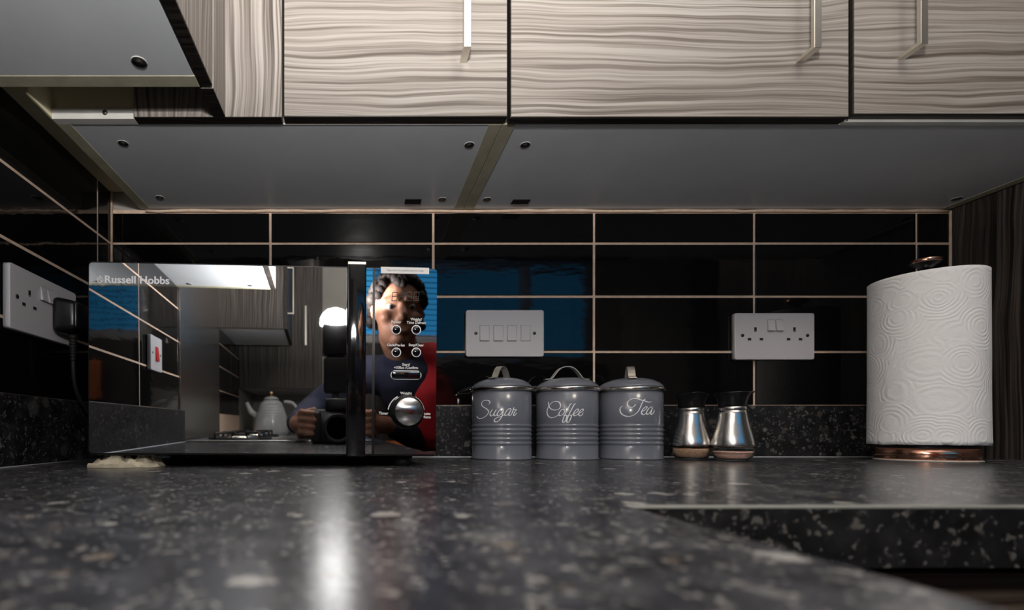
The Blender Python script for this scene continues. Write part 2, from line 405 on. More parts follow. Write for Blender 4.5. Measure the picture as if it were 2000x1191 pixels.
def caps(parent, pts, z=417, r=6.6):
    for (x, y) in pts:
        b = MB(); b.lathe([(r+.7, z+.25), (r+.7, z+.8)], x, y, n=24, m='melamine_lt'); b.lathe([(r, z-.1), (r, z+.7)], x, y, n=24, m='dark'); b.lathe([(r*.5, z-.4), (r*.5, z)], x, y, n=12, m='screwtop')
        b.build('screw_cap', None, parent)
def carcass(parent, x0, x1, y0, y1, z0, z1, side=18, edge='y', bottom='melamine'):
    """two side panels standing to the bottom, a bottom panel set level with them, top and back"""
    if edge == 'y':
        a = MB(); a.box(x0+side, x1-side, y0+1, y1, z0+.6, z0+18, bottom); a.box(x0+side, x1-side, y0, y0+1.4, z0+.2, z0+18, 'melamine_lt'); a.build('bottom_panel', None, parent)
        for (p, q) in ((x0, x0+side), (x1-side, x1)): a = MB(); a.box(p, q, y0, y1, z0, z1, 'chip', .5); a.build('side_panel', None, parent)
    else:
        a = MB(); a.box(x0, x1-1, y0+side, y1-side, z0+.6, z0+18, bottom); a.build('bottom_panel', None, parent)
        for (p, q) in ((y0, y0+side), (y1-side, y1)): a = MB(); a.box(x0, x1, p, q, z0, z1, 'chip', .5); a.build('side_panel', None, parent)
    a = MB(); a.box(x0+side*(edge == 'y'), x1-side*(edge == 'y'), y0+side*(edge != 'y'), y1-side*(edge != 'y'), z1-18, z1, bottom); a.build('top_panel', None, parent)
ZW, ZWT = 417, 1137
# single wall cabinet over the microwave
t = thing('wall_cabinet', 'single-door wall cabinet over the microwave, grey wood door with a handle on its right', 'cabinet', (-110, 780, ZW))
carcass(t, -411, 190, 657, 905, ZW, ZWT)
d = door(t, -103, 193, 641, 656, ZW, ZWT-2, 'wood_h'); handle(d, 134, 641, 488, 690)
caps(t, [(-343, 700), (-357, 861), (156, 704), (144, 868)])
b = MB(); b.box(78, 107, 866, 884, ZW-.9, ZW+.5, 'dark', .3); b.build('bracket_plate', None, t)
b = MB(); b.box(-411, -301, 650, 657, 430, 470, 'cream'); b.box(-411, -301, 645, 657, ZW, 431, 'melamine_lt', .5); b.lathe([(3.4, 0), (3.4, 1.6), (1.5, 2.4)], n=14, m='screwtop', mtx=Matrix.Translation((-340, 645.5, 425)) @ Matrix.Rotation(PI/2, 4, 'X')); b.build('mounting_batten', None, t)
# double wall cabinet
t = thing('wall_cabinet', 'double-door wall cabinet over the canisters, two long pale handles side by side', 'cabinet', (640, 780, ZW))
carcass(t, 190.5, 1096, 657, 905, ZW, ZWT)
d = door(t, 196, 643, 641, 656, ZW-1, ZWT-2, 'wood_h'); handle(d, 576.5, 641, 487, 690)
d = door(t, 648, 1096, 641, 656, ZW+3, ZWT-2, 'wood_h'); handle(d, 711, 641, 492, 690)
caps(t, [(237, 704), (224, 868), (1060, 866)])
b = MB(); b.box(271, 302, 868, 884, ZW-.9, ZW+.5, 'dark', .3); b.build('bracket_plate', None, t)
b = MB(); b.box(646, 1096, 651, 658, ZW-.6, ZW+4, 'melamine_lt'); b.build('edge_strip', None, t)
# corner post between the two runs
b = MB(); b.box(-301, -105, 641, 656, ZW, ZWT-2, 'wood_v', 1); b.box(-195, -179, 588, 641, ZW, ZWT-2, 'wood_v', 1); b.box(-300, -106, 641.5, 655.5, ZW-.3, ZW+.5, 'edge'); b.box(-194.5, -179.5, 588.5, 641, ZW-.3, ZW+.5, 'edge')
tag(b.build('corner_post'), 'vertical grained grey wood corner post between the two cabinet runs', 'corner post')
b = MB(); b.box(XL, -411, 560, 905, 449, 470, 'cream'); b.box(-414, -411.2, 600, 905, 419, 470, 'cream')
tag(b.build('filler_board'), 'cream filler board between the left wall and the cabinet over the microwave', 'board')
# left wall cabinet close to the camera
t = thing('wall_cabinet', 'wall cabinet overhead in the top left corner, pale grey underside with one screw', 'cabinet', (-330, 180, ZW))
carcass(t, XL, -195, -230, 586, ZW, ZWT, edge='x')
for (y0, y1, hy) in ((-229, 177, 140), (180, 585, 215)):
    d = door(t, -194, -179, y0, y1, ZW, ZWT-2, 'wood_v', '+x'); handle(d, -179, hy, 488, 690, '+x')
caps(t, [(-250, 547), (-250, -195), (-425, -195)], r=8)
# cabinet beyond the hob and the rear cabinet, seen in the oven door; wood colour darkened for shade
t = thing('wall_cabinet', 'shade-darkened wood wall cabinet beyond the hob, seen in the microwave door', 'cabinet', (-330, -1080, ZW))
carcass(t, XL, -195, -1300, -852, ZW, ZWT, edge='x')
a = MB(); a.box(XL, -195, -852, -836, ZW-2, ZWT, 'wood_end', 1); a.build('end_panel', None, t)
d = door(t, -194, -179, -1299, -853, ZW, ZWT-2, 'wood_end', '+x'); handle(d, -179, -880, 488, 690, '+x')
t = thing('wall_cabinet', 'tall wood cabinet on the rear wall with pale vertical handle, seen in the microwave', 'cabinet', (-250, -1650, 200))
carcass(t, XL, -20, -1990, -1402, 200, ZWT)
d = door(t, XL+1, -20, -1401, -1385, 200, ZWT-2, 'wood_end', '+y'); handle(d, -110, -1385, 430, 640, '+y')
# end panel of tall larder unit on the right
t = thing('larder_cabinet', 'tall dark wood larder cabinet closing the right end of the worktop', 'cabinet', (1400, 600, ZF))
b = MB(); b.box(1101, 1119, 300, 908, ZF, 1230, 'wood_end', 1); b.build('side_panel', None, t)
b = MB(); b.box(1119.5, 1700, 318, 908, ZF+2, 1230, 'melamine'); b.build('body', None, t)
d = door(t, 1101, 1700, 299, 317, -790, 1228, 'wood_end'); handle(d, 1150, 299, 200, 420)
# base cabinets
def base_unit(x0, x1, y0, y1, face, label, hx):
    t = thing('base_cabinet', label, 'cabinet', ((x0+x1)/2, (y0+y1)/2, ZF))
    b = MB(); b.box(x0, x1, y0, y1, -800, ZT-38.5, 'melamine'); b.build('body', None, t)
    b = MB()
    if face == '-y': b.box(x0, x1, y0+60, y0+75, ZF, -801, 'wood_end'); b.build('plinth', None, t); d = door(t, x0+1.5, x1-1.5, y0-17, y0-1, -798, ZT-46, 'wood_base'); handle(d, hx, y0-17, -300, -110)
    else: b.box(x1-75, x1-60, y0, y1, ZF, -801, 'wood_end'); b.build('plinth', None, t); d = door(t, x1+1, x1+17, y0+1.5, y1-1.5, -798, ZT-46, 'wood_base_v', '+x'); handle(d, x1+17, hx, -300, -110, '+x')
base_unit(162, 630, 335, 905, '-y', 'brown wood base cabinet under the worktop beside the inside corner', 590)
base_unit(632, 1098, 335, 905, '-y', 'brown wood base cabinet at the lower right, next to the tall end panel', 680)
base_unit(XL+2, 125, -240, 333, '+x', 'wood base cabinet under the left run of worktop nearest the camera', 300)
base_unit(XL+2, 125, -850, -242, '+x', 'wood base cabinet under the gas hob', -280)
base_unit(XL+2, 125, -1880, -852, '+x', 'wide wood base cabinet under the kettle', -900)

# ---------------------------------------------------------------- electrical fittings
def plate_mesh(wd, ht, th=9, m='plastic'):
    b = MB(); b.box(-wd/2, wd/2, -th, 0, -ht/2, ht/2, m, 0)
    es = [e for e in b.bm.edges if abs(e.verts[0].co.y-e.verts[1].co.y) > 1]
    bmesh.ops.bevel(b.bm, geom=es, offset=4, segments=4, profile=.5, affect='EDGES')
    es = [e for e in b.bm.edges if all(abs(v.co.y+th) < .01 for v in e.verts)]
    bmesh.ops.bevel(b.bm, geom=es, offset=1.8, segments=3, profile=.6, affect='EDGES')
    b.bm.normal_update()
    for f in b.bm.faces: f.smooth = abs(f.normal.y) < .98
    return b
def yb(b, x0, x1, z0, z1, y0, y1, m, bev=0): return b.box(x0, x1, y0, y1, z0, z1, m, bev)
def screw(parent, x, z, y=-9):
    b = MB(); b.lathe([(3.1, 0), (3.1, .5), (2.2, .9)], n=16, m='screwtop', mtx=Matrix.Translation((x, y, z)) @ Matrix.Rotation(PI/2, 4, 'X')); b.box(x-2, x+2, y-1.1, y-.8, z-.4, z+.4, 'dark'); b.build('screw', None, parent, local=True)
def socket_outlet(loc, rotz, label, screws=True, tip=True):
    t = thing('double_socket', label, 'socket', loc, (0, 0, rotz))
    plate_mesh(147, 86).build('face_plate', None, t, local=True)
    for sx in (-36, 36):
        b = MB(); yb(b, sx-2.2, sx+2.2, 8, 16.5, -9.25, -8.8, 'dark')
        for q in (-11, 11): yb(b, sx+q-3.2, sx+q+3.2, -8, -3.4, -9.25, -8.8, 'dark')
        for (x0, x1, z0, z1) in ((sx-2.2, sx+2.2, 8, 10.2), (sx-14.2, sx-7.8, -8, -7), (sx+7.8, sx+14.2, -8, -7)): yb(b, x0, x1, z0, z1, -9.4, -8.8, 'line')
        b.build('pin_holes', None, t, local=True)
    for i, sx in enumerate((-7.6, 7.6)):
        b = MB(); yb(b, sx-6.6, sx+6.6, 9, 30.5, -9.2, -8.9, 'line')
        vs_ = b.box(sx-6, sx+6, -11, -8.5, 9.6, 30, 'plastic', .6)
        for v in vs_:
            if v.co.y < -9.5: v.co.y += (-2.6 if v.co.z < 19 else 1.4)
        b.build('rocker_switch', None, t, local=True)
    if screws: screw(t, -60, 1.5); screw(t, 60, 1.5)
    else: screw(t, -60, 1.5)
    return t
socket_outlet((763, YB-2.4, 179), 0, 'white double wall socket on the black tiles above the pepper and salt shakers')
SL = socket_outlet((XL+2.4, 705, 180), PI/2, 'white double wall socket on the left wall with a black plug in it', screws=False)
t = thing('light_switch', 'white four-gang light switch plate on the black tiles above the canisters', 'switch', (265, YB-2.4, 184.5))
plate_mesh(144, 86).build('face_plate', None, t, local=True)
for k, x in enumerate((-38, -12.5, 12.5, 38)):
    b = MB(); b.box(x-9, x+9, -9.2, -8.9, -14.6, 14.6, 'line'); vs_ = b.box(x-8.4, x+8.4, -10.6, -8.5, -14, 14, 'plastic', .6)
    for v in vs_:
        if v.co.y < -9.4: v.co.y += (-1.0 if v.co.z < 0 else .6)*(1 if k != 3 else -1)
    b.build('rocker_switch', None, t, local=True)
screw(t, -54, 0); screw(t, 54, 0)
t = thing('cooker_switch', 'white wall switch with a red rocker on the left wall, seen in the microwave door', 'switch', (XL+2.4, 0, 186), (0, 0, PI/2))
plate_mesh(86, 86).build('face_plate', None, t, local=True)
b = MB(); vs_ = b.box(-10, 10, -14, -8.5, -18, 18, 'red', 1.2)
for v in vs_:
    if v.co.y < -10 and v.co.z > 0: v.co.y += 3.5
b.build('rocker_switch', None, t, local=True); screw(t, -30, 0); screw(t, 30, 0)
# plug and flex
t = thing('power_plug', 'black three-pin plug pushed into the left wall socket with its cable hanging down', 'plug', (XL+11.5, 736, 180), (0, 0, PI/2))
b = MB(); vs_ = b.box(-25, 25, -36, -1, -32, 22, 'black', 9, 5)
for v in vs_:
    k = 1-.24*max(0, (-v.co.y-6))/30; v.co.x *= k; v.co.z = -5+(v.co.z+5)*k
b.box(-20, 20, -38, -30, -26, 16, 'black', 5, 4)
b.build('plug_body', None, t, local=True)
b = MB(); z = -30
b.lathe([(6.2, 0), (6.2, 6)]+[q for k in range(7) for q in ((4.3-k*.2, 7+k*4.5), (4.3-k*.2, 8+k*4.5), (5.6-k*.25, 8.6+k*4.5), (5.6-k*.25, 10.8+k*4.5))]+[(3.2, 40)], n=20, m='rubber', mtx=Matrix.Translation((0, -20, -31)) @ Matrix.Rotation(PI, 4, 'X')); b.build('strain_relief', None, t, local=True)
b = MB(); pts = []
P = [(0, -20, -66), (1, -20, -84), (6, -19, -104), (19, -18, -125), (42, -18, -144), (75, -20, -166), (105, -24, -190), (128, -24, -212), (134, -40, -220.3), (134, -70, -220.4)]
def crom(P, n=8, closed=False):
    P = [Vector(p) for p in P]; out = []
    for i in range(len(P)-1):
        p0 = P[max(i-1, 0)]; p1 = P[i]; p2 = P[i+1]; p3 = P[min(i+2, len(P)-1)]
        for k in range(n):
            t_ = k/n; out.append(.5*((2*p1)+(p2-p0)*t_+(2*p0-5*p1+4*p2-p3)*t_**2+(3*p1-p0-3*p2+p3)*t_**3))
    out.append(P[-1]); return out
b.tube(crom(P), 3.2, 10, 'rubber'); b.build('cable', None, t, local=True)

# ---------------------------------------------------------------- microwave
YAW, PIT, ROLL = math.atan(.0475), .0105, .0055
MW0 = Vector((-348.5, 620, -26.5))
mw = thing('microwave_oven', 'black mirror-fronted microwave oven with a silver dial on the worktop', 'microwave', MW0, (PIT, ROLL, YAW))
Rm = mw.rotation_euler.to_matrix(); Ri = Rm.inverted()
def mp(px, py, off=0.0):
    """where the line of sight of a photo point meets the oven's front, in the oven's own x and z"""
    d = Vector(((px-VX)/F, 1, (VY-py)/F)); dl = Ri @ d; ol = Ri @ (-MW0); k = (-off-ol.y)/dl.y; p = ol+dl*k
    return p.x, p.z
def rbox(b, x0, x1, z0, z1, y0, y1, m, r=5, bev=.6, corners=None):
    vs_ = b.box(x0, x1, y0, y1, z0, z1, m)
    es = [e for e in {e for v in vs_ for e in v.link_edges} if abs(e.verts[0].co.y-e.verts[1].co.y) > .1]
    if corners: es = [e for e in es if any(abs(e.verts[0].co.x-(x0 if c[0] == 'l' else x1)) < .1 and abs(e.verts[0].co.z-(z0 if c[1] == 'b' else z1)) < .1 for c in corners)]
    bmesh.ops.bevel(b.bm, geom=es, offset=r, segments=6, profile=.5, affect='EDGES')
    return b
x1_, zt_ = mp(852, 517); xdl, zdb = mp(172, 885); _, zdt = mp(172, 511)
W_, H_ = x1_+.6, 246.5
b = MB(); b.box(1, W_-1, 6, 252, 0, H_-2, 'case', 3, 3); b.box(0, W_, 2, 9, -1.5, H_-.5, 'black', 2, 2); b.build('case', None, mw, local=True)
for (x, y) in ((40, 30), (W_-40, 30), (40, 225), (W_-40, 225)):
    b = MB(); b.lathe([(12, -(17.6-x*ROLL+y*PIT)+.1), (15, 0)], x, y, n=24, m='rubber'); b.build('foot', None, mw, local=True)
xh0, _ = mp(676, 700); xh1, _ = mp(713, 700); xg0, _ = mp(714, 700); xg1, _ = mp(727, 700); xp0, zp1 = mp(733, 517); xp1, zp0 = mp(851, 887)
b = MB(); rbox(b, 0, xg1+2, 0, H_-1.5, .6, 4, 'black', 5, corners=('lt', 'lb')); dr = b.build('door', None, mw, local=True)
b = MB(); rbox(b, 1.2, xg1, 1.6, H_-3, 0, 1.4, 'mirror', 4.5, corners=('lt', 'lb')); b.build('mirror_glass', None, dr, local=True)
b = MB(); b.box(xh0+.5, xh1+.5, -13, -.3, -1.5, H_+.5, 'gloss', 2.2, 4); b.build('door_handle', None, dr, local=True)
b = MB(); xh = (xh0+xh1)/2+.5; b.box(xh0+1.5, xh1, -13.4, -1, H_-2.6, H_+.9, 'strap', .5); b.build('handle_highlight', None, dr, local=True)  # pale strip standing in for the highlight on the handle's top end
b = MB(); rbox(b, xp0, xp1, 1.2, H_-2.6, 0, 3, 'panelglass', 3.5, corners=('rt', 'rb')); pn = b.build('control_panel', None, mw, local=True)
def ring(b, cx, cz, r0, r1, m, y0=-.5, y1=.3, n=40, a0=0, a1=2*PI, wide=0):
    N = n; vv = []
    for k in range(N+1 if a1-a0 < 2*PI-.01 else N):
        a = a0+(a1-a0)*k/N; ox = (wide if math.cos(a) > 0 else -wide)
        vv.append([b.bm.verts.new((cx+ox+r*math.cos(a), y, cz+r*math.sin(a))) for (r, y) in ((r0, y1), (r0, y0), (r1, y0), (r1, y1))])
    prs = list(zip(vv, vv[1:]));
    if a1-a0 > 2*PI-.01: prs.append((vv[-1], vv[0]))
    i = b.mi(m)
    for p, q in prs:
        for k in range(4): f = b.bm.faces.new((p[k], p[(k+1) % 4], q[(k+1) % 4], q[k])); f.material_index = i
for (px, py) in ((774, 644), (813, 644), (774, 688), (813, 688)):
    cx, cz = mp(px, py); b = MB(); ring(b, cx, cz, 5.2, 6.2, 'silver')
    b.lathe([(5.0, 0), (5.0, 1.2), (4.2, 2.2), (2.4, 2.8), (0, 3)], n=32, m='gloss', mtx=Matrix.Translation((cx, 0, cz)) @ Matrix.Rotation(PI/2, 4, 'X')); b.build('button', None, pn, local=True)
cx, cz = mp(793, 732.5); b = MB(); ring(b, cx, cz, 5.0, 6.0, 'silver', n=40, wide=14.3); b.box(cx-18.8, cx+18.8, -2.0, 0, cz-4.7, cz+4.7, 'gloss', 1.9, 4); b.build('start_button', None, pn, local=True)
cx, cz = mp(797, 804, 8)
b = MB(); RX = Matrix.Translation((cx, 0, cz)) @ Matrix.Rotation(PI/2, 4, 'X')
b.lathe([(22.5, 0), (22.0, 2), (19.2, 3.5), (18.8, 14), (17.8, 15)], n=64, m='black', mtx=RX); b.lathe([(18.0, 14), (18.0, 15.2), (17.4, 16.0), (0, 16.1)], n=96, m='knobface', mtx=RX); kn = b.build('dial', None, pn, local=True)
c0, cz0 = mp(793, 806)
for (a0, a1) in ((118, 170), (10, 60)): b = MB(); ring(b, c0, cz0, 23.2, 24.6, 'white', a0=math.radians(a0), a1=math.radians(a1), n=16); b.build('dial_scale', None, pn, local=True)
def lab(s, px, py, size, off=.12, sx=1): x, z = mp(px, py); return text(s, size, x, z, 'white', pn, 'lettering', -.3, sx=sx, font_off=off)
lab('Power', 774, 629, 5.0); lab('Weight/\nTime Defrost', 813, 627, 4.8, sx=.95)
lab('Clock/Pre-Set', 773, 674, 4.6, sx=.9); lab('Stop/Clear', 813, 674, 4.6)
lab('Start/\n+30Sec /Confirm', 793, 715, 4.6); lab('Weight', 793, 768, 5); lab('Timer', 749, 807, 5); lab('Auto\nMenu', 833, 811, 5)
xa, za = mp(744, 521); xb_, zb_ = mp(838, 535.5)
b = MB(); b.box(xa, xb_, -.35, .1, zb_, za, 'sticker'); st = b.build('sticker', None, pn, local=True)
text('Please remove the protective cover prior to use', 3.6, (xa+xb_)/2, (za+zb_)/2, 'line', st, 'lettering', -.45, sx=.68)
b = MB()
for k in range(4):
    px = 771+k*14; x, z = mp(px, 579); hw, hh, w_ = 3.2, 5.6, .45; sh = .12
    for (x0, z0, x1, z1) in ((-hw, hh, hw, hh), (-hw, 0, hw, 0), (-hw, -hh, hw, -hh), (-hw, 0, -hw, hh), (hw, 0, hw, hh), (-hw, -hh, -hw, 0), (hw, -hh, hw, 0)):
        b.tube([(x+x0+sh*z0, -.15, z+z0), (x+x1+sh*z1, -.15, z+z1)], w_, 4, 'ghost')
b.build('display_digits', None, pn, local=True)
xa, za = mp(205, 546); xb_, _ = mp(331, 546)
o = text('Russell Hobbs', 13.2, xa, za, 'silver', dr, 'lettering', -.3, 'LEFT', font_off=.28)
xs_ = [v.co.x for v in o.data.vertices]; k_ = (xb_-xa)/1000/(max(xs_)-min(xs_)); x0_ = min(xs_)
for v in o.data.vertices: v.co.x = xa/1000+(v.co.x-x0_)*k_
lx, lz = mp(195.5, 547); b = MB(); ring(b, lx, lz, 3.1, 3.7, 'silver', n=24); ring(b, lx, lz+1.2, 1.2, 1.7, 'silver', n=14); ring(b, lx, lz-1.3, 1.6, 2.0, 'silver', n=14); ring(b, lx, lz+4.6, .4, 1.0, 'silver', n=10); b.build('emblem', None, dr, local=True)
# crumpled paper under its front left corner
b = MB(); nx, ny = 26, 12; g = []
for j in range(2):
    lay = []
    for iy in range(ny):
        row = []
        for ix in range(nx):
            u, v_ = ix/(nx-1), iy/(ny-1); x = -349+u*84; y = 618+v_*44+8*math.sin(u*5)*(v_-.5)
            h = 17.0*(math.sin(PI*min(1, max(0, u*.95+.05)))**.5)*(.35+.65*min(1, v_*1.8+.1)); nn = mnoise.noise(Vector((x*.09, y*.11, 3.1)))
            ridge = abs(mnoise.noise(Vector((x*.10+y*.05+5, y*.16, 1))))
            top = min(15.3, h*(.55+1.0*nn+1.3*ridge))
            z = ZT+.3+(max(.4, top) if j == 0 else .05)
            row.append(b.bm.verts.new((x+4*mnoise.noise(Vector((y*.1, x*.1, 9))), y, z)))
        lay.append(row)
    g.append(lay)
for j in range(2):
    for iy in range(ny-1):
        for ix in range(nx-1): b.bm.faces.new((g[j][iy][ix], g[j][iy][ix+1], g[j][iy+1][ix+1], g[j][iy+1][ix]))
for iy in range(ny-1):
    for ix in (0, nx-1): b.bm.faces.new((g[0][iy][ix], g[0][iy+1][ix], g[1][iy+1][ix], g[1][iy][ix]))
for ix in range(nx-1):
    for iy in (0, ny-1): b.bm.faces.new((g[0][iy][ix], g[0][iy][ix+1], g[1][iy][ix+1], g[1][iy][ix]))
tag(b.build('paper_wad', 'kraft'), 'crumpled beige paper wedged under the left front of the microwave', 'paper')

# ---------------------------------------------------------------- canisters
SUGAR = ((920, 770), [
 [(570,325),(612,285),(610,235),(560,200),(480,195),(400,215),(350,270),(345,340),(390,400),(470,450),(540,500),(572,560),(550,630),(490,700),(400,760),(300,785),(220,760),(185,700)],
 [(705,480),(650,560),(622,640),(640,695),(690,690),(760,600),(830,480)], [(830,480),(780,570),(745,650),(765,695),(820,680),(860,630)],
 [(1060,500),(1010,465),(950,490),(880,580),(850,660),(880,695),(950,660),(1030,560),(1060,500)],
 [(1060,500),(1035,610),(1000,720),(940,820),(850,890),(780,890),(757,850),(790,790),(880,745),(980,720),(1060,680),(1110,640)],
 [(1310,490),(1250,465),(1180,510),(1110,610),(1100,670),(1140,690),(1210,640),(1300,510)], [(1310,490),(1250,600),(1230,680),(1260,690),(1310,650),(1360,540),(1395,420)],
 [(1375,470),(1400,500),(1470,500),(1410,590),(1380,670),(1410,692),(1450,650),(1480,600)]])
COFFEE = ((1050, 770), [
 [(690,650),(600,720),(480,760),(390,740),(330,670),(310,570),(330,460),(390,350),(480,260),(590,225),(690,250),(745,320),(745,400),(700,470),(620,505),(520,505),(430,470),(380,400),(360,310),(355,240)],
 [(880,520),(830,485),(760,520),(700,610),(700,680),(750,690),(830,640),(880,560),(880,520)],
 [(1120,305),(1065,320),(980,480),(900,640),(840,780),(815,870),(840,912),(890,885),(930,800),(950,720),(930,680),(830,692)],
 [(1250,305),(1195,325),(1110,480),(1030,640),(970,780),(950,875),(980,912),(1030,880),(1080,770),(1100,700),(1070,675),(960,690)],
 [(1080,690),(1150,650),(1240,600),(1310,540),(1325,490),(1280,480),(1200,560),(1170,640),(1190,690),(1250,685),(1320,630)],
 [(1320,630),(1400,590),(1470,540),(1485,490),(1440,480),(1360,560),(1335,640),(1360,690),(1420,690),(1490,600)]])
TEA = ((1190, 765), [
 [(850,400),(810,470),(730,505),(640,490),(592,430),(600,340),(670,260),(780,222),(900,225),(1020,260),(1150,295),(1270,335),(1330,335),(1370,310)],
 [(1180,230),(1120,270),(1060,380),(1010,500),(950,620),(850,720),(740,780),(600,800),(470,765),(380,690),(350,590),(370,510),(455,455)],
 [(1050,640),(1130,610),(1210,540),(1225,490),(1170,495),(1090,570),(1050,660),(1070,730),(1130,740),(1210,690)],
 [(1400,500),(1350,495),(1270,560),(1215,660),(1230,730),(1290,710),(1370,600),(1410,510)], [(1410,510),(1370,620),(1350,700),(1370,740),(1430,690),(1470,600)]])
def cyl_uv(px, py, cx, cy, R):
    dx, dy, dz = (px-VX)/F, 1.0, (VY-py)/F
    A = dx*dx+dy*dy; B = -2*(dx*cx+dy*cy); D = B*B-4*A*(cx*cx+cy*cy-R*R)
    k = (-B-math.sqrt(max(D, 0)))/(2*A); return math.atan2(dy*k-cy, dx*k-cx), dz*k-ZT
def lettering(b, data, cx, cy, R, m):
    (ox, oy), strokes = data
    for st_ in strokes:
        pts = [cyl_uv(ox+u/16.667, oy+v/16.667, cx, cy, R) for u, v in st_]
        path = crom([(a*R, z, 0) for a, z in pts], 5); L = []
        for i, p in enumerate(path):
            t_ = (path[min(i+1, len(path)-1)]-path[max(i-1, 0)]).normalized(); nrm = Vector((-t_.y, t_.x, 0))
            wd = .42+.75*abs(t_.dot(Vector((-.45, .9, 0)).normalized()))**2+.22
            if i < 2 or i > len(path)-3: wd *= .6
            q = []
            for (s_, rr) in ((-1, R+.05), (-1, R+.3), (1, R+.3), (1, R+.05)):
                e = p+nrm*s_*wd*.72; a = e.x/R; q.append(b.bm.verts.new((rr*math.cos(a), rr*math.sin(a), e.y)))
            L.append(q)
        i_ = b.mi(m)
        for p, q in zip(L, L[1:]):
            for k in range(3): f = b.bm.faces.new((p[k], p[k+1], q[k+1], q[k])); f.material_index = i_; f.smooth = False
def canister(cx, cy, word, data, hrot, label):
    t = thing('storage_canister', label, 'canister', (cx, cy, ZT), group='grey enamel kitchen canisters in a row')
    R = 50; pr = [(R-1, 0), (R+1.1, .6), (R+1.2, 2.2), (R, 3.2), (R, 22)]
    for k in range(5):
        z0 = 23.5+k*7.4; pr += [(R-.6, z0), (R-.2, z0+1.6), (R+.75, z0+3.0), (R+.75, z0+4.0), (R-.2, z0+5.4), (R-.6, z0+6.6)]
    pr += [(R, 62), (R, 114), (R-3, 116)]
    b = MB(); b.lathe(pr, n=96, m='greyenam'); b.build('body', None, t, local=True)
    b = MB(); lettering(b, data, cx, cy, R, 'silver'); b.build('lettering', None, t, local=True)
    b = MB(); b.lathe([(51.5, 121.3), (49.5, 125), (45, 129.5), (38, 133.6), (29, 136.8), (18, 138.9), (0, 139.8)], n=96, m='greyenam'); ld = b.build('lid', None, t, local=True)
    b = MB(); b.lathe([(52.4, 115), (53.6, 116.4), (54.0, 118.4), (53.4, 120.6), (51.4, 121.6)], n=96, m='chrome'); b.build('lid_rim', None, ld, local=True)
    P = [(-38, 0, 137.0), (-30, 0, 137.6), (-26, 0, 139.5), (-21, 0, 146), (-15, 0, 153), (-8, 0, 157.6), (0, 0, 159), (8, 0, 157.6), (15, 0, 153), (21, 0, 146), (26, 0, 139.5), (30, 0, 137.6), (37, 0, 137.0)]
    c_, s_ = math.cos(hrot), math.sin(hrot); P = [(x*c_, x*s_, z) for x, y, z in P]
    b = MB(); b.tube(crom(P, 4), 1, m='strap', flat=(11, 1.5), up=None)
    b.build('lid_handle', None, ld, local=True)
    return t
canister(242, 842, 'Sugar', SUGAR, math.radians(50), 'grey enamel canister lettered Sugar, nearest the microwave, with silver lid handle')
canister(355, 842, 'Coffee', COFFEE, 0, 'grey enamel canister lettered Coffee, in the middle of the row')
canister(467, 846, 'Tea', TEA, math.radians(68), 'grey enamel canister lettered Tea, beside the pepper shaker')

# ---------------------------------------------------------------- shakers
def shaker(cx, cy, content, cname, fill, spout, label):
    t = thing('shaker', label, 'shaker', (cx, cy, ZT), group='steel salt and pepper shakers')
    g = MB(); g.lathe([(0, .8), (19, .8), (22.5, 2.5), (26, 8), (28, 14), (28.6, 20), (28.2, 23.5), (26.6, 23.5), (26.8, 19), (26.2, 14), (24.3, 9), (21, 4.4), (18, 3.6), (0, 3.6)], n=64, m='glass'); g.build('glass_base', None, t, local=True)
    g = MB(); pr = [(0, 3.9), (17.8, 3.9), (20.8, 4.8), (24.0, 9.2), (25.8, 14), (26.3, fill-1.5), (25.7, fill)]
    vs_ = g.lathe(pr+[(14, fill+.4), (0, fill+.2)], n=64, m=content)
    for v in vs_:
        if v.co.z > fill-.3: v.co.z += 1.3*mnoise.noise(Vector((v.co.x*.12, v.co.y*.12, cx)))
    g.build(cname, None, t, local=True)
    g = MB(); g.lathe([(27.4, 22.8), (28.7, 23.2), (28.6, 26), (27.6, 33), (25.4, 43), (22.6, 54), (20.3, 65), (19.0, 75), (18.5, 79.2), (18.1, 79.6), (18.1, 80.2), (18.6, 80.6), (18.6, 87)], n=96, m='steel'); g.build('steel_sleeve', None, t, local=True)
    g = MB(); vs_ = g.lathe([(18.9, 86.6), (18.9, 90), (19.6, 97), (21.4, 103), (24.0, 107.5), (24.4, 108.6), (23.2, 109), (20, 106), (0, 105.5)], n=64, m='black')
    for v in vs_:
        r = math.hypot(v.co.x, v.co.y)
        if v.co.z > 95 and r > 19:
            a = math.atan2(v.co.y, v.co.x)-spout; k = max(0, math.cos(a))**7*(v.co.z-95)/14
            v.co.x *= 1+.27*k; v.co.y *= 1+.27*k; v.co.z += 2.2*k
    g.build('pouring_cap', None, t, local=True)
shaker(551, 813, 'pepper', 'ground_pepper', 17.0+2, math.radians(250), 'steel and glass shaker filled with brown ground pepper, next to the tea canister')
shaker(592, 776, 'salt', 'pink_salt', 15.5, math.radians(-12), 'steel and glass shaker with pink salt in its base, right of the pepper')

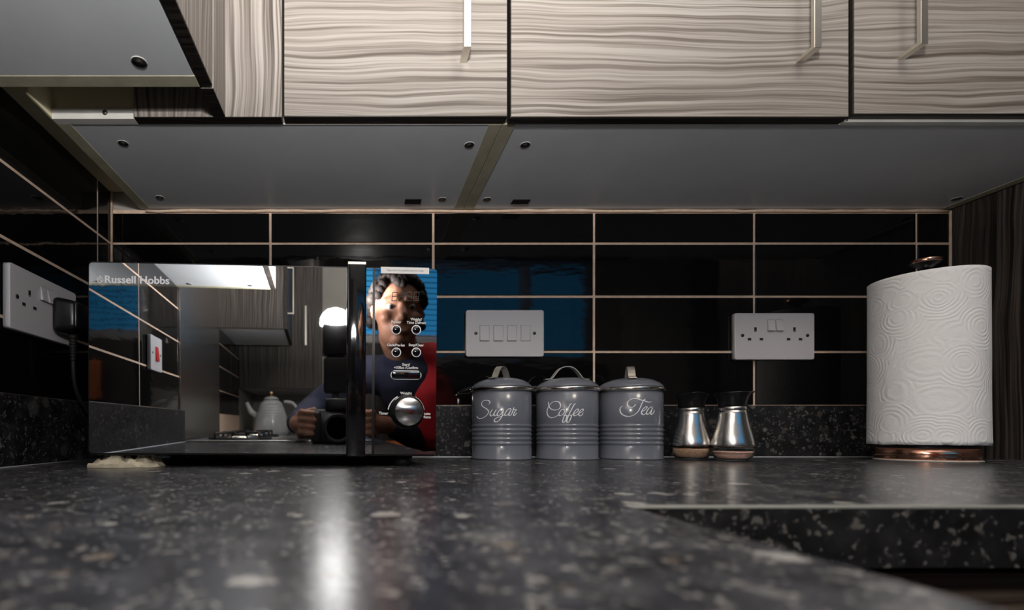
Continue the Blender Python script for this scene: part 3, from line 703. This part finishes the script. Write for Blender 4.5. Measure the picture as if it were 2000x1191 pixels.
# ---------------------------------------------------------------- paper towel
hx, hy = 916, 790
t = thing('paper_towel_holder', 'copper-banded grey paper towel holder standing beside the dark end panel', 'holder', (hx, hy, ZT))
b = MB(); b.lathe([(57, 0), (59.5, .4), (59.5, 1.4), (58, 2)], n=96, m='melamine_lt'); b.lathe([(57.5, 2), (58, 2.4), (58, 20.5), (57, 21)], n=96, m='copper'); b.lathe([(58.2, 20.8), (58.2, 23.5), (57, 24.6), (0, 25)], n=96, m='black'); b.build('base', None, t, local=True)
b = MB(); b.lathe([(6, 24), (6, 316)], n=24, m='steel'); b.build('pole', None, t, local=True)
b = MB(); b.lathe([(6, 312), (12, 315.5), (17.5, 319), (18, 320)], n=48, m='black'); b.lathe([(18, 320), (18.4, 320.6), (18.4, 324.6), (17.6, 325.6), (0, 326)], n=48, m='copper'); b.build('knob', None, t, local=True)
b = MB(); n = 160; prof = [(21, .5), (21, 269), (66, 269.5)]
vs_ = b.lathe([(66, 0)]+[(66, z) for z in range(6, 266, 6)]+[(66, 269), (65, 270), (21, 270), (21, 0)], hx, hy, ZT+25.2, n=n, m='paper', cap0=False, cap1=False)
for v in vs_:
    dx, dy = v.co.x-hx, v.co.y-hy; r = math.hypot(dx, dy)
    if r > 60:
        a = math.atan2(dy, dx); zz = (v.co.z-ZT-25)/270
        k = 1+.008*mnoise.noise(Vector((a*1.8, zz*4, 2)))+.010*max(0, 1-abs(a+.35)*1.4)*(1-zz)+.016*(1-zz)**6
        v.co.x = hx+dx*k; v.co.y = hy+dy*k
        if zz < .03: v.co.z += 2.2*mnoise.noise(Vector((a*5, 0, 7)))+1
rr = [v for v in b.bm.verts if abs(math.hypot(v.co.x-hx, v.co.y-hy)-21) < 1 and v.co.z < ZT+30]
b.bm.faces.ensure_lookup_table()
bot = [v for v in vs_[-n:]]; first = vs_[:n]
for k in range(n): b.bm.faces.new((first[k], bot[k], bot[(k+1) % n], first[(k+1) % n])).smooth = False
o = tag(b.build('paper_towel_roll', loc=(hx, hy, ZT+25)), 'large white embossed paper towel roll standing at the right of the worktop', 'paper towel')

# ---------------------------------------------------------------- things behind the lens, most of them seen in the oven door
b = MB(); b.box(XL+1, XL+5, -838, -242, ZT+1, 800, 'steel', .5); tag(b.build('steel_splashback'), 'brushed steel splashback on the left wall above the hob, seen in the microwave door', 'splashback')
t = thing('gas_hob', 'steel gas hob with black burners set in the worktop, seen in the microwave door', 'hob', (-160, -500, ZT))
b = MB(); b.box(-440, 110, -780, -205, ZT+.2, ZT+6, 'steel', 2, 3); b.build('hob_plate', None, t)
for (x, y) in ((-300, -330), (-20, -345), (-300, -640), (-20, -640)):
    b = MB(); b.lathe([(45, 6), (45, 12), (36, 18), (0, 18)], x, y, ZT, 32, 'chrome'); bu = b.build('burner', None, t)
    b = MB(); b.lathe([(30, 18), (30, 24), (0, 25)], x, y, ZT, 32, 'iron'); b.build('burner_cap', None, bu)
    b = MB()
    for q in range(4): a = q*PI/2+PI/4; b.tube([(x+95*math.cos(a), y+95*math.sin(a), ZT+7), (x+95*math.cos(a), y+95*math.sin(a), ZT+26), (x+28*math.cos(a), y+28*math.sin(a), ZT+26)], 4.5, 8, 'iron')
    b.tube([(x+95*math.cos(k*PI/16), y+95*math.sin(k*PI/16), ZT+9) for k in range(32)], 4, 8, 'iron', closed=True); b.build('pan_support', None, t)
t = thing('kettle', 'grey ribbed kettle with a brass knob beyond the hob, seen in the microwave door', 'kettle', (-262, -1010, ZT), (0, 0, PI))
t.scale = (.88, .88, .9)
b = MB(); pr = [(84, 0), (88, 4), (90, 20)]
for k in range(10): z0 = 24+k*14; r0 = 90-k*k*.36; pr += [(r0, z0), (r0-1.2, z0+4), (r0-1, z0+10)]
b.lathe(pr+[(50, 172), (30, 186)], m='kettle', n=64); b.tube([(60, 0, 90), (105, 0, 120), (128, 0, 168)], [20, 15, 11], 16, 'kettle'); b.build('body', None, t, local=True)
b = MB(); b.lathe([(40, 182), (38, 190), (20, 200), (0, 202)], m='kettle', n=48); ld = b.build('lid', None, t, local=True)
b = MB(); b.lathe([(5, 200), (5, 208), (11, 214), (10, 222), (0, 226)], m='gold', n=32); b.build('knob', None, ld, local=True)
b = MB(); b.tube(crom([(-66, 0, 172), (-110, 0, 165), (-138, 0, 120), (-130, 0, 60), (-86, 0, 36)], 8), 9, 12, 'kettle'); b.build('handle', None, t, local=True)
t = thing('added_sideboard', 'dark wood sideboard below the window, invented to darken the reflections', 'added_sideboard', (1000, -1880, ZF))  # unseen piece added to keep the reflection below the window dark
b = MB(); b.box(190, 1830, -1990, -1790, ZF+80, 520, 'wood_end', 2); b.build('body', None, t)
for x in (194, 604, 1014, 1424): d = door(t, x, x+402, -1789, -1773, ZF+90, 500, 'wood_end', '+y'); handle(d, x+360, -1773, -100, 60, '+y')
b = MB(); b.box(210, 1810, -1980, -1800, ZF, ZF+80, 'wood_end'); b.build('plinth', None, t)
t = thing('bar_stool', 'orange-backed bar stool, reflected at the left edge of the microwave door', 'stool', (520, -1560, ZF))
b = MB(); b.box(360, 640, -1700, -1430, -150, -95, 'orange', 18, 4); b.build('seat', None, t)
b = MB(); b.box(365, 575, -1725, -1695, 150, 380, 'orange', 12, 4); b.box(400, 414, -1712, -1700, -110, 160, 'iron'); b.box(526, 540, -1712, -1700, -110, 160, 'iron'); b.build('backrest', None, t)
for (x, y) in ((385, -1690), (615, -1690), (385, -1455), (615, -1455)): b = MB(); b.lathe([(11, 0), (13, 796)], x, y, ZF, 16, 'iron'); b.build('leg', None, t)
t = thing('ceiling_fill_lamp', 'unseen round white fill lamp added over the kitchen floor', 'lamp', (620, -500, 1456))
b = MB(); b.lathe([(150, 1440), (150, 1455.5)], 620, -500, n=48, m='nickel'); b.build('fill_lamp_base', None, t)
b = MB(); b.lathe([(140, 1440.5), (130, 1432), (90, 1429), (0, 1428)], 620, -500, n=48, m='fillglow'); b.build('diffuser', None, t)

# photographer's camera and flash (the render camera sits just in front of its lens)
t = thing('photo_camera', 'black camera resting on the worktop, seen in the microwave door', 'camera', (0, -90, ZT))
b = MB(); b.box(-72, 72, -125, -70, ZT+.3, 52, 'black', 9, 4); b.box(-72, -44, -125, -55, ZT+1, 46, 'rubber', 9, 4); b.box(-34, 34, -122, -60, 45, 84, 'black', 10, 3); b.build('camera_body', None, t)
b = MB(); RL = Matrix.Translation((0, -8, 0)) @ Matrix.Rotation(PI/2, 4, 'X')
b.lathe([(30, 4), (37, 0), (38.5, 1), (38.5, 14), (37, 16), (37, 30), (39, 32), (39, 48), (35, 50), (35, 62)], n=64, m='rubber', mtx=RL, cap0=False); b.lathe([(0, 8), (30, 6)], n=48, m='gloss', mtx=RL); b.build('lens', None, t)
b = MB()
for k in range(5): b.lathe([(6, 0), (6, 3)], -58+k*.1, -85-k*8, 50, 16, 'black')
b.lathe([(11, 50), (11, 60)], 56, -100, 0, 24, 'black'); b.build('dials', None, t)
t = thing('camera_flash', 'black flashgun with a glowing white dome on top, seen in the microwave door', 'flash', (-4, -90, 84.5))
b = MB(); b.box(-14, 6, -108, -80, 84.5, 98, 'black', 1); b.box(-37, 29, -118, -64, 96, 196, 'black', 7, 4); b.box(-40, 32, -124, -56, 200, 284, 'black', 7, 4); b.box(-26, 18, -110, -70, 194, 202, 'black'); b.build('flash_body', None, t)
b = MB(); b.lathe([(42, 0), (43, 8), (41, 20), (35, 32), (25, 41), (12, 46), (0, 47.5)], FLASH[0], FLASH[1], 284.3, 40, 'dome'); b.build('dome_diffuser', None, t)

# ---------------------------------------------------------------- photographer (reflected only)
def cap(b, p0, p1, r0, r1, m='skin', n=14):
    p0, p1 = Vector(p0), Vector(p1); k = 4; L = (p1-p0).length; pts = []; rs = []
    d = (p1-p0).normalized()
    for i in range(k, 0, -1): a = i/k*PI/2*.97; pts.append(p0-d*r0*math.sin(a)); rs.append(r0*math.cos(a))
    for i in range(0, 5): pts.append(p0.lerp(p1, i/4)); rs.append(r0+(r1-r0)*i/4)
    for i in range(1, k+1): a = i/k*PI/2*.97; pts.append(p1+d*r1*math.sin(a)); rs.append(r1*math.cos(a))
    b.tube(pts, rs, n, m)
def chain(b, P, R, m='skin'):
    for i in range(len(P)-1): cap(b, P[i], P[i+1], R[i], R[i+1], m)
def remesh(o, v, it=4):
    r = o.modifiers.new('remesh', 'REMESH'); r.mode = 'VOXEL'; r.voxel_size = v/1000; r.use_smooth_shade = True
    s_ = o.modifiers.new('smooth', 'SMOOTH'); s_.iterations = it; s_.factor = .5
person = thing('person', 'person in a navy and red jacket bending over the camera, reflected in the control panel', 'person', (420, -330, ZF))
H = Vector((184, -175, 338))
hb = MB()
hb.ball(H+Vector((0, -8, 28)), (74, 92, 84)); hb.ball(H+Vector((0, 14, -28)), (60, 70, 82)); hb.ball(H+Vector((0, 44, -82)), (32, 32, 26))
cap(hb, H+Vector((0, 80, 12)), H+Vector((0, 104, -24)), 8, 14); hb.ball(H+Vector((0, 90, -30)), (18, 14, 10))
for s_ in (-1, 1):
    cap(hb, H+Vector((s_*12, 82, 26)), H+Vector((s_*48, 66, 24)), 9, 8); chain(hb, [H+Vector((s_*18, 78, 17)), H+Vector((s_*30, 76, 19)), H+Vector((s_*44, 68, 15))], [5, 5.5, 4.5]); hb.ball(H+Vector((s_*40, 60, -22)), (20, 20, 18)); hb.ball(H+Vector((s_*74, -6, -2)), (8, 17, 30))
cap(hb, H+Vector((-20, 76, -56)), H+Vector((20, 76, -56)), 7, 7); cap(hb, H+Vector((-16, 77, -64)), H+Vector((16, 77, -64)), 7, 7)
chain(hb, [H+Vector((0, -20, -60)), (214, -235, 225), (262, -290, 150)], [54, 54, 70])
chain(hb, [(262, -290, 150), (330, -330, 40), (440, -400, -120)], [115, 118, 120])
for (S, E, Wp, sx) in (((100, -330, 175), (-66, -400, 62), (-112, -165, 12), -1), ((420, -250, 170), (350, -330, -70), (150, -150, 8), 1)):
    chain(hb, [(262, -290, 160), S, E, Wp], [60, 48, 36, 25])
    cap(hb, Wp, (sx*101, -112, 10), 26, 27); cap(hb, (sx*100, -118, 32), (sx*99, -105, -14), 19, 17)
    for q, (z, l) in enumerate(((44, 1), (25, 1.08), (6, 1.0), (-12, .84))):
        chain(hb, [(sx*100, -104, z*.8+3), (sx*(98), -68, z), (sx*86, -46, z-2), (sx*(86-22*l), -44+4*l, z-4)], [10.5, 9.2, 8.4, 7.2])
    chain(hb, [(sx*100, -130, 24), (sx*88, -140, 44), (sx*62, -137, 52)], [13, 10, 8.5])
for (hx_, kn_, ft) in (((380, -380, -160), (330, -250, -520), (330, -330, -880)), ((520, -430, -160), (540, -300, -530), (560, -400, -880))):
    chain(hb, [(440, -400, -130), hx_, kn_, ft], [95, 82, 58, 40]); cap(hb, Vector(ft)+Vector((0, -20, -28)), Vector(ft)+Vector((0, 130, -34)), 34, 28)
o = hb.build('body', 'skin', person); remesh(o, 4.5, 3)
jb = MB()
chain(jb, [(262, -290, 150), (330, -330, 40), (440, -400, -120)], [126, 130, 130], 'navy'); chain(jb, [(214, -245, 215), (250, -280, 170)], [64, 95], 'navy')
for (S, E, Wp) in (((100, -330, 175), (-66, -400, 62), (-112, -185, 14)), ((420, -250, 170), (350, -330, -70), (180, -170, -2))): chain(jb, [(262, -290, 160), S, E, Wp], [80, 62, 48, 35], 'navy')
o = jb.build('jacket', 'navy', person); remesh(o, 7)
jb = MB(); chain(jb, [(300, -250, 190), (318, -245, 100), (352, -262, 10), (420, -330, -80)], [80, 104, 110, 106], 'redcloth'); o = jb.build('red_panel', 'redcloth', person); remesh(o, 7)
jb = MB()
for (hx_, kn_, ft) in (((380, -380, -160), (330, -250, -520), (330, -330, -850)), ((520, -430, -160), (540, -300, -530), (560, -400, -850))): chain(jb, [(440, -400, -130), hx_, kn_, ft], [118, 96, 70, 56], 'trousers')
o = jb.build('trousers', 'trousers', person); remesh(o, 8)
jb = MB(); rnd = random.Random(3)
for k in range(230):
    a = rnd.uniform(0, 2*PI); e = rnd.uniform(.02, 1); el = math.asin(e)
    p = Vector((80*math.cos(el)*math.cos(a), 98*math.cos(el)*math.sin(a)-10, 92*math.sin(el)+26))
    if p.y > 52 and p.z < 74: continue
    jb.ball(H+p, rnd.uniform(12, 19), 'hair', 8, 6)
for k in range(70):
    a = rnd.uniform(PI*.98, 2.02*PI); p = Vector((78*math.cos(a), 96*math.sin(a)-10, rnd.uniform(-35, 40))); jb.ball(H+p, rnd.uniform(12, 17), 'hair', 8, 6)
o = jb.build('hair', 'hair', person)
for s_ in (-1, 1):
    jb = MB(); jb.ball(H+Vector((s_*30, 66, 8)), 12.5, 'eyew', 20, 14); jb.ball(H+Vector((s_*30, 73.5, 5)), 6.4, 'black', 16, 12); jb.build('eye', None, person)
